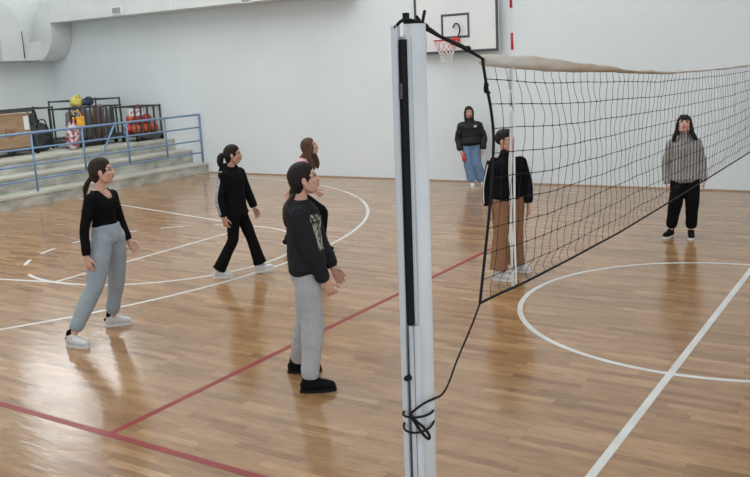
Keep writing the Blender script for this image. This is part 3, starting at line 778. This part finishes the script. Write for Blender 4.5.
    for q in rg:
        ls = loose*max(0, 1-max(0, q[0]-.3)/.6); hw = max(q[1], .135) if loose else q[1]; hd = max(q[2], .098) if loose else q[2]
        rings.append(ring(q[0], hw+E+ls*.6, hd+E+ls*.6, q[3]))
    rings += [ring(.93, .105+E*.5, .078+E*.4, -.006), ring(1.0, .064+tp.get('neck', .004), .060+tp.get('neck', .004), -.012), ring(1.0+tp.get('collar', .02), .060+tp.get('neck', .004), .058+tp.get('neck', .004), -.010)]
    b.loft(rings, 32)
    if tp.get('bust', .0):
        for k in (-1, 1):
            c_, l_, f_, _, _ = ring(.66, 0, 0, 0); b.ell(c_+l_*(k*.062*s)+f_*(.052*s+E*.6), (.066*s, .064*s, .075*s))
    cuff = tp.get('cuff', 1.0); sr = tp.get('sleeve', (.060, .054, .049, .046, .036))
    sl = {}
    for sd in 'RL':
        S_, e, wv_ = sho[sd], J[sd+'e'], J[sd+'w']
        b.tube([N-axis*.085*s, S_], [(.048+E*.5)*s, sr[0]*s*.96], 16)
        end = e.lerp(wv_, cuff)
        pts = [S_-(e-S_)*.04, S_.lerp(e, .5), e, e.lerp(end, .5), e.lerp(end, .86), end]
        rad = [sr[0]*s, sr[1]*s, sr[2]*s, sr[3]*s, sr[3]*s*.98, sr[4]*s]
        b.tube(pts, rad, 18, sub=3, cap=0); sl[sd] = (S_, e, end)
    if tp.get('hood'):
        f_ = lat(1).cross(axis)
        b.tube([N+lat(1)*.075*s+f_*.03*s-axis*.01, N+lat(1)*.08*s-f_*.05*s+axis*.02*s, N-f_*.105*s+axis*.005*s, N-lat(1)*.08*s-f_*.05*s+axis*.02*s, N-lat(1)*.075*s+f_*.03*s-axis*.01], [(.03*s, .034*s), (.036*s, .042*s), (.045*s, .06*s), (.036*s, .042*s), (.03*s, .034*s)], 12, sub=4)
        b.tube([N-f_*.10*s-axis*.01, N-f_*.125*s-axis*.09*s, N-f_*.11*s-axis*.15*s], [(.05*s, .09*s), (.045*s, .08*s), (.02*s, .04*s)], 14, ref=tuple(f_), sub=2)
    if tp.get('high'):
        b.tube([N-axis*.03*s, N+(hc-N)*.30], [.072*s, .062*s], 18)
    def fold(c):
        d = tp.get('fold', .004)
        return d*(noise.noise(c*7)+.6*noise.noise(V((c.x*14+c.z*9, c.y*14, c.z*16)))) + (tp['ribs'](c) if 'ribs' in tp else 0)
    ax_f = lat(.6).cross(axis)
    slot = None; mats_ = [tp['mat']]
    if tp.get('print'):
        mats_.append(C_PRT)
        def slot(c, n):
            d = c-P; tt = d.dot(axis)/(N-P).length; y = d.dot(lat(.6)); x = d.dot(ax_f)
            return 1 if (.28+.09*noise.noise(c*22) < tt < .78+.07*noise.noise(c*25) and abs(y+.03) < .115+.05*noise.noise(c*24) and x > .03 and n.dot(ax_f) > .1 and min((c-J['Re']).length, (c-J['Le']).length) > .09 and armdist(c) > .062) else 0
        def armdist(c):
            m_ = 9
            for sd in 'RL':
                a_, e_ = sho[sd], J[sd+'e']; u_ = max(0, min(1, (c-a_).dot(e_-a_)/(e_-a_).length_squared)); m_ = min(m_, (c-a_-(e_-a_)*u_).length)
                a_, e_ = J[sd+'e'], J[sd+'w']; u_ = max(0, min(1, (c-a_).dot(e_-a_)/(e_-a_).length_squared)); m_ = min(m_, (c-a_-(e_-a_)*u_).length)
            return m_
    cut = None
    if tp.get('scoop'):
        def cut(c):
            d = c-N; return d.dot(axis) > -.030*s-tp['scoop']*(d.dot(ax_f)+.02*s)+.05*s*(d.dot(lat(1))/(.06*s))**2 and abs(d.dot(lat(1))) < .088*s
    g = b.blob(tp['name'], mats_, rt_, tp.get('vox', .008), tp.get('sm', 6), slot=slot, disp=fold, cut=cut)
    if tp.get('stripe'):
        # raised tape running down the outside of each sleeve
        for sd, k in (('R', -1), ('L', 1)):
            S_, e, en = sl[sd]; out = lat(.9)*k*.85+ax_f*tp.get('sf', .25); out = out.normalized()
            P_ = [N-axis*.03*s+lat(.9)*k*.085*s+axis*.035*s, S_+out*(sr[0]*.55*s)+axis*(sr[0]*.75*s), S_.lerp(e, .25)+out*sr[0]*.98*s, e+out*sr[2]*1.04*s, e.lerp(en, .85)+out*sr[3]*1.04*s]
            st = MB(); st.tube(P_[tp.get('s0', 1):], [(tp.get('sw', .013)*s, .005*s)]*(5-tp.get('s0', 1)), 10, ref=tuple(ax_f), sub=4); st.build('sleeve_stripe', tp['stripe'], g, True)
    # ---- trousers
    tr = o['pants']; b = MB(); pe = tr.get('ease', .01); wt = tr.get('waist', .16)
    def tr_ring(t_):
        q = [np.interp(t_, [x[0] for x in TORSO], [x[c_] for x in TORSO]) for c_ in (1, 2, 3)]; return ring(t_, q[0]+pe, q[1]+pe, q[2])
    b.loft([tr_ring(x) for x in (wt, wt-.05, .06, .0, -.06)]+[ring(-.13, .135+pe, .098+pe, -.012), ring(-.19, .09+pe, .07+pe, -.01)], 28)
    for sd in 'RL':
        kn, an_ = J[sd+'k'], J[sd+'a']; end = kn.lerp(an_, tr.get('len', .97)); r_ = tr['r']
        b.tube([hip[sd], hip[sd].lerp(kn, .35), kn.lerp(hip[sd], .25), kn, kn.lerp(end, .4), kn.lerp(end, .86), end], [x*s for x in (r_[0], r_[1], (r_[1]+r_[2])/2, r_[2], r_[3], r_[4], r_[5])], 20, sub=3, cap=0)
        b.ell(hip[sd], [r_[0]*s]*3)
    tf = tr.get('fold', .005)
    pt = b.blob(tr['name'], tr['mat'], rt_, tr.get('vox', .008), 4, disp=lambda c: tf*(noise.noise(c*6+V((5, 0, 0)))+.45*noise.noise(V((c.x*16+c.z*8, c.y*16, c.z*14)))) )
    # ---- shoes
    for sd, k in (('R', -1), ('L', 1)):
        an_ = J[sd+'a']; fy = R(o.get('foot'+sd, 0)); fp_ = R(o.get('pitch'+sd, 0)); zs = s*o.get('shoe', 1.0)
        M3 = Matrix.Rotation(fy, 3, 'Z') @ Matrix.Rotation(-fp_, 3, 'Y')
        org = V((an_.x, an_.y, an_.z-.088*zs))
        if fp_ and not o.get('lift'+sd): # pivot on the heel so that it stays on the floor
            org.z = .062*zs*math.sin(abs(fp_)) if fp_ > 0 else 0.17*zs*math.sin(abs(fp_))
        elif not fp_: org.z = 0
        def q(x, y, z): return org+M3 @ (V((x, y, z))*zs)
        b = MB()
        b.ell(q(-.032, 0, .050), [c_*zs for c_ in (.040, .035, .042)], M3)
        b.tube([q(-.03, 0, .050), q(.03, 0, .056), q(.09, k*-.004, .048), q(.145, k*-.006, .040)], [(.037*zs, .040*zs), (.040*zs, .046*zs), (.045*zs, .038*zs), (.040*zs, .029*zs)], 18, ref=tuple(M3 @ V((0, 1, 0))), sub=2)
        b.tube([q(-.012, 0, .06), q(-.014, 0, .098)], [.044*zs, .041*zs], 16)
        b.tube([q(.012, 0, .105), q(.05, 0, .080)], [(.028*zs, .020*zs), (.028*zs, .018*zs)], 12, ref=tuple(M3 @ V((0, 1, 0))))
        shoe = b.blob('shoe', o['shoemat'], rt_, .006, 2)
        n_ = 26; prof_ = []
        for i in range(n_):
            a = 2*PI*i/n_; x = .052+.127*math.cos(a); wdt = (.043 if math.cos(a) > 0 else .037)*(1-.10*math.exp(-((x-.03)/.04)**2)); prof_.append((x, wdt*math.copysign(abs(math.sin(a))**.7, math.sin(a))-k*.004*(x/.1)))
        hgt = o.get('sole', .028); vs_ = [q(x, y, 0) for x, y in prof_]+[q(x, y, hgt*.8+(.004 if x > .13 else 0)) for x, y in prof_]
        b = MB(); b.add(vs_, [tuple(range(n_))[::-1], tuple(range(n_, 2*n_))]+[(i, (i+1) % n_, n_+(i+1) % n_, n_+i) for i in range(n_)])
        b.build('sole', o['solemat'], shoe)
        b = MB()
        for i in range(4):
            x = .045+.018*i; z = .099-.009*i; b.tube([q(x, -.024, z-.014), q(x, 0, z), q(x, .024, z-.014)], .004*zs, 6)
        b.build('laces', o.get('lacemat', o['solemat']), shoe, True)
        if o.get('tab'):
            b = MB(); b.ell(q(-.066, 0, .070), [.012*zs, .017*zs, .018*zs], M3); b.build('heel_tab', S_BLK, shoe, True)
        if o.get('sock'):
            b = MB(); b.tube([q(-.018, 0, .08), q(-.018, 0, .12)], [.038*zs, .037*zs], 14); b.build('sock', o['sock'], rt_, True)
    return rt_, dict(P=P, N=N, lat=lat, axis=axis, s=s, h=h, ring=ring, J=J, ax_f=ax_f, hs=hs, top=g)

def hand(b, wr, tip, sd, s, o, latv):
    """palm, four unequal bent fingers and a thumb leaving the side of the palm"""
    d = (tip-wr).normalized(); k = 1 if sd == 'R' else -1
    n = latv*k*1.0; n = (n-d*n.dot(d))              # palm faces the thigh
    if n.length < .2: n = V((1, 0, 0)) - d*d.x
    n = n.normalized()
    tw = o.get('twist'+sd, 0)
    if tw: n = Matrix.Rotation(R(tw), 3, d) @ n
    t_ = d.cross(n).normalized()
    if t_.dot(latv.cross(V((0, 0, 1)))) < 0: t_ = -t_   # thumb side to the front
    curl = o.get('curl'+sd, .5)
    b.tube([wr-d*.02*s, wr+d*.015*s, wr+d*.05*s, wr+d*.085*s], [(.024*s, .019*s), (.028*s, .016*s), (.037*s, .0145*s), (.036*s, .012*s)], 14, ref=tuple(t_))
    for off, L_, r_ in ((.0305, .066, .0082), (.0102, .074, .0086), (-.0102, .069, .0082), (-.0300, .054, .0074)):
        p = wr+d*(.083*s)+t_*(off*s); pts = [p-d*.012*s, p]; a = 0; dirn = (d+t_*off*2.2).normalized()
        for seg, bend in ((.46, .45), (.30, .75), (.24, .55)):
            a += bend*curl; q = dirn*math.cos(a)+n*math.sin(a); p = p+q*(L_*seg*s); pts.append(p)
        b.tube(pts, [r_*s*1.05, r_*s*1.02, r_*s, r_*s*.93, r_*s*.82], 8)
    p0 = wr+d*.022*s+t_*.022*s; p1 = p0+(d*.62+t_*.62+n*.25).normalized()*.038*s; p2 = p1+(d*.85+t_*.28+n*.35).normalized()*.030*s; p3 = p2+(d*.9+t_*.05+n*.45).normalized()*.024*s
    b.tube([p0, p1, p2, p3], [.0135*s, .0115*s, .0098*s, .0082*s], 8)

JOG = (.092, .086, .073, .070, .066, .046)
# 1. girl at the left
r_, K = person('girl in tight black top and pale grey-blue joggers, leftmost on the court', (-4.82, 1.44), 15, 1.0,
  dict(P=(.165, .118, .925), N=(.150, .112, 1.345), H=(.178, .131, 1.500), Rs=(.135, -.026, 1.275), Re=(.105, -.118, 1.010), Rw=(.125, -.156, .785), Rh=(.140, -.154, .664),
       Ls=(.165, .252, 1.270), Le=(.167, .335, 1.010), Lw=(.240, .325, .832), Lh=(.29, .33, .747), Rk=(.125, -.095, .505), Ra=(-.024, -.290, .088), Lk=(.110, .262, .500), La=(-.023, .310, .088)),
  dict(pelvis=-5, chest=-8, head=25, up=6, footR=-8, footL=37, vox=.0042, hair=HDK, style='pony', tie=(-.10, .0, -.045), tail=[(-.050, .02, -.03, .026), (-.105, .045, -.085, .028), (-.135, .06, -.145, .020), (-.165, .07, -.195, .006)], tailmat=HBR2,
       top=dict(name='long_sleeved_top', mat=C_BLACK, ease=.005, hem=.14, bust=1, neck=.012, collar=-.01, scoop=.45, sleeve=(.056, .050, .043, .041, .031), cuff=.97, fold=.003, vox=.007),
       pants=dict(name='joggers', mat=C_JOG, r=(.098, .100, .080, .072, .068, .046), ease=.014, waist=.24, len=.88, fold=.008), sock=C_BLACK,
       shoemat=S_WHT, solemat=SOLEW, tab=1, sole=.034, curlR=.55, curlL=.5, twistL=-30))
b = MB(); c_, l_, f_, _, _ = K['ring'](.88, 0, 0, 0); b.tube([K['N']+l_*.055+f_*.035-V((0, 0, .01)), c_+l_*.022+f_*.098, c_-V((0, 0, .022))+f_*.108, c_-l_*.022+f_*.098, K['N']-l_*.055+f_*.035-V((0, 0, .01))], .0013, 5, sub=3)
b.ell(c_-V((0, 0, .030))+f_*.111, (.007, .007, .009), nu=8, nv=6); b.build('necklace', mat('dull_gold', (.22, .17, .10), .4, .6), r_, True)
# 2. nearest girl, printed sweatshirt
r_, K = person('girl in printed charcoal sweatshirt and pale grey joggers, nearest the white post', (-2.28, 1.34), 35, 1.0,
  dict(P=(.030, .002, .875), N=(.012, .001, 1.395), H=(.048, .002, 1.540), Rs=(.005, -.152, 1.310), Re=(.070, -.190, 1.055), Rw=(.152, -.142, .812), Rh=(.205, -.125, .712),
       Ls=(.050, .152, 1.300), Le=(.120, .196, 1.055), Lw=(.210, .140, .845), Lh=(.262, .118, .751), Rk=(.040, -.096, .470), Ra=(-.002, -.148, .088), Lk=(-.010, .120, .470), La=(-.117, .274, .088)),
  dict(pelvis=-4, chest=-10, tailmat=HBR2, head=2, up=13, footR=-1, footL=2, vox=.0042, hair=HBLK, style='pony', tie=(-.085, 0, -.085), tail=[(-.045, -.01, -.035, .022), (-.075, -.01, -.10, .036), (-.085, -.01, -.17, .036), (-.085, -.01, -.225, .016)],
       top=dict(name='sweatshirt', mat=C_CHAR, ease=.016, loose=.026, hem=-.02, neck=.010, collar=.0, sleeve=(.070, .067, .060, .056, .036), cuff=.97, print=1, fold=.006, vox=.006),
       pants=dict(name='joggers', mat=C_HEA, r=(.094, .096, .084, .074, .066, .050), ease=.012, waist=.12, len=.97, fold=.007),
       shoemat=S_BLK, solemat=SOLEB, lacemat=S_BLK, shoe=1.06, curlR=1.0, curlL=.75))
b = MB(); b.ell(K['h'](.004, -.090, -.030), (.006, .006, .006), nu=8, nv=6); b.build('ear_stud', SOLEW, r_, True)
# 3. walking girl
r_, K = person('walking girl in black hoodie with pale sleeve stripe and flared black trousers', (-5.08, 3.74), 22, .935,
  dict(P=(.005, .000, .790), N=(-.020, -.004, 1.245), H=(.018, .006, 1.392), Rs=(-.058, -.140, 1.180), Re=(-.105, -.205, .935), Rw=(-.080, -.190, .715), Rh=(-.065, -.175, .60),
       Ls=(.030, .138, 1.180), Le=(.085, .205, .935), Lw=(.155, .185, .755), Lh=(.200, .17, .655), Rk=(-.040, -.085, .430), Ra=(-.225, -.120, .088), Lk=(.125, .085, .425), La=(.205, .100, .105)),
  dict(pelvis=0, chest=-18, head=10, up=4, footR=12, footL=6, pitchL=14, vox=.0055, skin=SK2, hair=HBLK, style='pony', tie=(-.112, 0, .005), tail=[(-.035, .0, -.005, .045), (-.055, 0, -.07, .05), (-.045, 0, -.13, .035)],
       top=dict(name='hoodie', mat=C_BLK2, ease=.024, loose=.018, hem=-.22, neck=.014, collar=.03, hood=1, sleeve=(.067, .062, .055, .052, .036), cuff=.97, stripe=C_STR, sw=.020, sf=-.1, s0=1, fold=.005),
       pants=dict(name='flared_trousers', mat=C_BLACK, r=(.090, .080, .066, .068, .078, .086), ease=.006, waist=.12, len=.97, fold=.004),
       shoemat=S_WHT, solemat=SOLEW, sole=.032, curlR=.6, curlL=.7))
# 4. girl behind
r_, K = person('long-haired girl in pink top, half hidden behind the girl in charcoal sweatshirt', (-5.15, 5.0), 25, .95,
  dict(P=(.000, .010, .780), N=(.115, .029, 1.195), H=(.170, .040, 1.335), Rs=(.080, -.110, 1.140), Re=(.060, -.205, .930), Rw=(.235, -.155, .835), Rh=(.31, -.135, .735),
       Ls=(.140, .165, 1.130), Le=(-.040, .200, .960), Lw=(-.140, .150, .800), Lh=(-.190, .140, .715), Rk=(.290, -.020, .510), Ra=(.245, -.030, .088), Lk=(.010, .130, .430), La=(-.240, .120, .120)),
  dict(pelvis=0, chest=-5, head=12, up=22, footR=10, footL=15, pitchL=-20, vox=.0055, hair=HBR, style='long', lockR=[(.0, -.085, -.13, .045, .02), (.03, -.075, -.22, .045, .022), (.05, -.065, -.29, .02, .012)], lockL=[(.03, .085, -.13, .045, .02), (.06, .075, -.22, .045, .022), (.07, .065, -.29, .02, .012)], backhair=[(-.11, 0, -.14, .04, .08), (-.12, 0, -.24, .025, .05)],
       top=dict(name='pink_top', mat=C_PINK, ease=.012, hem=.05, neck=.012, collar=.0, sleeve=(.060, .055, .048, .044, .034), cuff=.75, fold=.004),
       pants=dict(name='leggings', mat=C_BLACK, r=(.092, .090, .074, .070, .058, .046), ease=.008, waist=.14, len=.95, fold=.003),
       shoemat=S_BLK, solemat=SOLEW, curlR=.5, curlL=.5))
# 5. girl at the back wall
def puff(c): return .0035*abs(math.sin(c.z*24))**.6*2
r_, K = person('girl in a black puffer jacket and blue jeans, standing against the far white wall', (-5.47, 10.70), -64, .93,
  dict(P=(.0, -.073, .760), N=(.0, -.096, 1.205), H=(.012, -.104, 1.352), Rs=(.0, -.245, 1.120), Re=(-.02, -.310, .885), Rw=(.060, -.275, .665), Rh=(.095, -.25, .565),
       Ls=(-.0, .062, 1.120), Le=(-.02, .155, .885), Lw=(.055, .135, .680), Lh=(.09, .125, .585), Rk=(.04, -.135, .430), Ra=(.03, -.075, .088), Lk=(.03, .015, .430), La=(-.02, .110, .088)),
  dict(pelvis=0, chest=0, head=8, up=2, footR=2, footL=10, vox=.006, skin=SK2, hair=HDK, style='long', lockR=[(.03, -.075, -.12, .04, .018), (.05, -.065, -.18, .03, .015)], lockL=[(.03, .075, -.12, .04, .018), (.05, .065, -.18, .03, .015)], backhair=[(-.08, 0, -.12, .04, .07), (-.08, 0, -.18, .02, .05)],
       top=dict(name='puffer_jacket', mat=C_PUF, ease=.040, loose=.018, hem=.0, neck=.022, collar=.10, high=1, sleeve=(.076, .074, .066, .060, .040), cuff=.97, fold=.004, ribs=puff, vox=.009, sm=3),
       pants=dict(name='jeans', mat=C_DEN, r=(.098, .098, .094, .096, .100, .100), ease=.012, waist=.10, len=.93, fold=.006),
       shoemat=S_WHT, solemat=SOLEW, curlR=1.1, curlL=.6))
c_, l_, f_, _, _ = K['ring'](.80, 0, 0, 0)
b = MB(); e0 = c_+l_*.075+f_*.150
for i in range(3): b.tube([e0+l_*.0-V((0, 0, .012*i)), e0+l_*(.05-.008*i)-V((0, 0, .012*i))-f_*.012], .006, 6)
b.build('chest_emblem', SOLEW, r_, True)
J_ = K['J']; M4 = Matrix.Translation((-5.47, 10.70, 0)) @ Matrix.Rotation(R(-64), 4, 'Z')
p_ = M4 @ (J_['Rw'].lerp(J_['Rh'], .95)+V((.03, .035, -.02)))
it = empty('red_pouch', p_, R(-64), 'small red pouch held in the hand of the girl in the puffer jacket', 'pouch')
b = MB(); b.ell((0, 0, -.01), (.028, .038, .075)); b.ell((.0, 0, .05), (.02, .025, .03)); b.blob('pouch_body', RED, it, .008, 3)
b = MB(); b.tube([(0, -.02, .06), (.0, 0, .09), (0, .02, .06)], .005, 6, sub=3); b.build('loop', RED, it, True)
# 6. man in the tracksuit top
r_, K = person('short-haired person in black track jacket and brown wide trousers behind the net edge', (-2.22, 4.80), -50, .985,
  dict(P=(.002, .005, .865), N=(-.002, -.005, 1.300), H=(.020, -.015, 1.462), Rs=(-.02, -.150, 1.235), Re=(-.052, -.200, .990), Rw=(-.008, -.215, .780), Rh=(.02, -.217, .67),
       Ls=(.015, .145, 1.235), Le=(.015, .215, .995), Lw=(.060, .210, .790), Lh=(.09, .205, .685), Rk=(.073, -.105, .480), Ra=(.110, -.145, .088), Lk=(-.04, .098, .475), La=(-.190, .130, .088)),
  dict(pelvis=4, chest=6, head=48, up=10, footR=52, footL=62, vox=.005, hair=HBLK, style='short', skin=SK2,
       top=dict(name='track_jacket', mat=C_BLK2, ease=.020, loose=.012, hem=-.06, neck=.010, collar=.05, high=1, sleeve=(.064, .060, .053, .050, .038), cuff=.97, stripe=C_WHT, sw=.012, sf=.35, s0=1, fold=.005),
       pants=dict(name='wide_trousers', mat=C_BRN, r=(.094, .090, .080, .084, .098, .106), ease=.006, waist=.10, len=.93, fold=.006),
       shoemat=S_WHT, solemat=SOLEW, sole=.032, curlR=.5, curlL=.5))
c_, l_, f_, _, _ = K['ring'](.5, 0, 0, 0)
b = MB(); b.tube([K['ring'](q, 0, 0, 0)[0]+f_*(np.interp(q, [x[0] for x in TORSO], [x[2] for x in TORSO])+.030)*.985 for q in (-.02, .2, .4, .6, .8)], .004, 6, sub=2); b.build('zip', ALU, K['top'], True)
# 7. girl under the net at the right
r_, K = person('girl in grey striped sweater and black joggers, looking up behind the net', (-1.06, 7.40), -77, .935,
  dict(P=(.0, .049, .785), N=(.0, .030, 1.240), H=(.012, .026, 1.398), Rs=(.0, -.122, 1.165), Re=(-.03, -.180, .910), Rw=(.03, -.160, .69), Rh=(.05, -.150, .590),
       Ls=(.0, .180, 1.165), Le=(-.03, .248, .915), Lw=(.03, .265, .72), Lh=(.05, .270, .620), Rk=(.06, -.055, .440), Ra=(.0, -.108, .088), Lk=(.05, .140, .430), La=(.03, .135, .088)),
  dict(pelvis=0, chest=0, head=0, hs=1.06, up=24, footR=-28, footL=4, vox=.0055, hair=HBLK, style='long', fringe=1, lockR=[(.025, -.095, -.09, .045, .028), (.045, -.115, -.15, .045, .034), (.055, -.13, -.20, .025, .02)], lockL=[(.025, .095, -.09, .045, .028), (.045, .120, -.15, .045, .034), (.055, .155, -.185, .025, .018)], backhair=[(-.08, 0, -.12, .04, .08), (-.09, 0, -.2, .03, .07)],
       top=dict(name='striped_sweater', mat=C_KNIT, ease=.026, loose=.024, hem=-.20, neck=.012, collar=.05, high=1, sleeve=(.062, .060, .054, .052, .040), cuff=1.08, fold=.007),
       pants=dict(name='joggers', mat=C_BLACK, r=(.096, .098, .088, .080, .074, .054), ease=.012, waist=.10, len=.90, fold=.006),
       shoemat=S_BLK, solemat=SOLEW, lacemat=S_BLK, curlR=.8, curlL=.7))
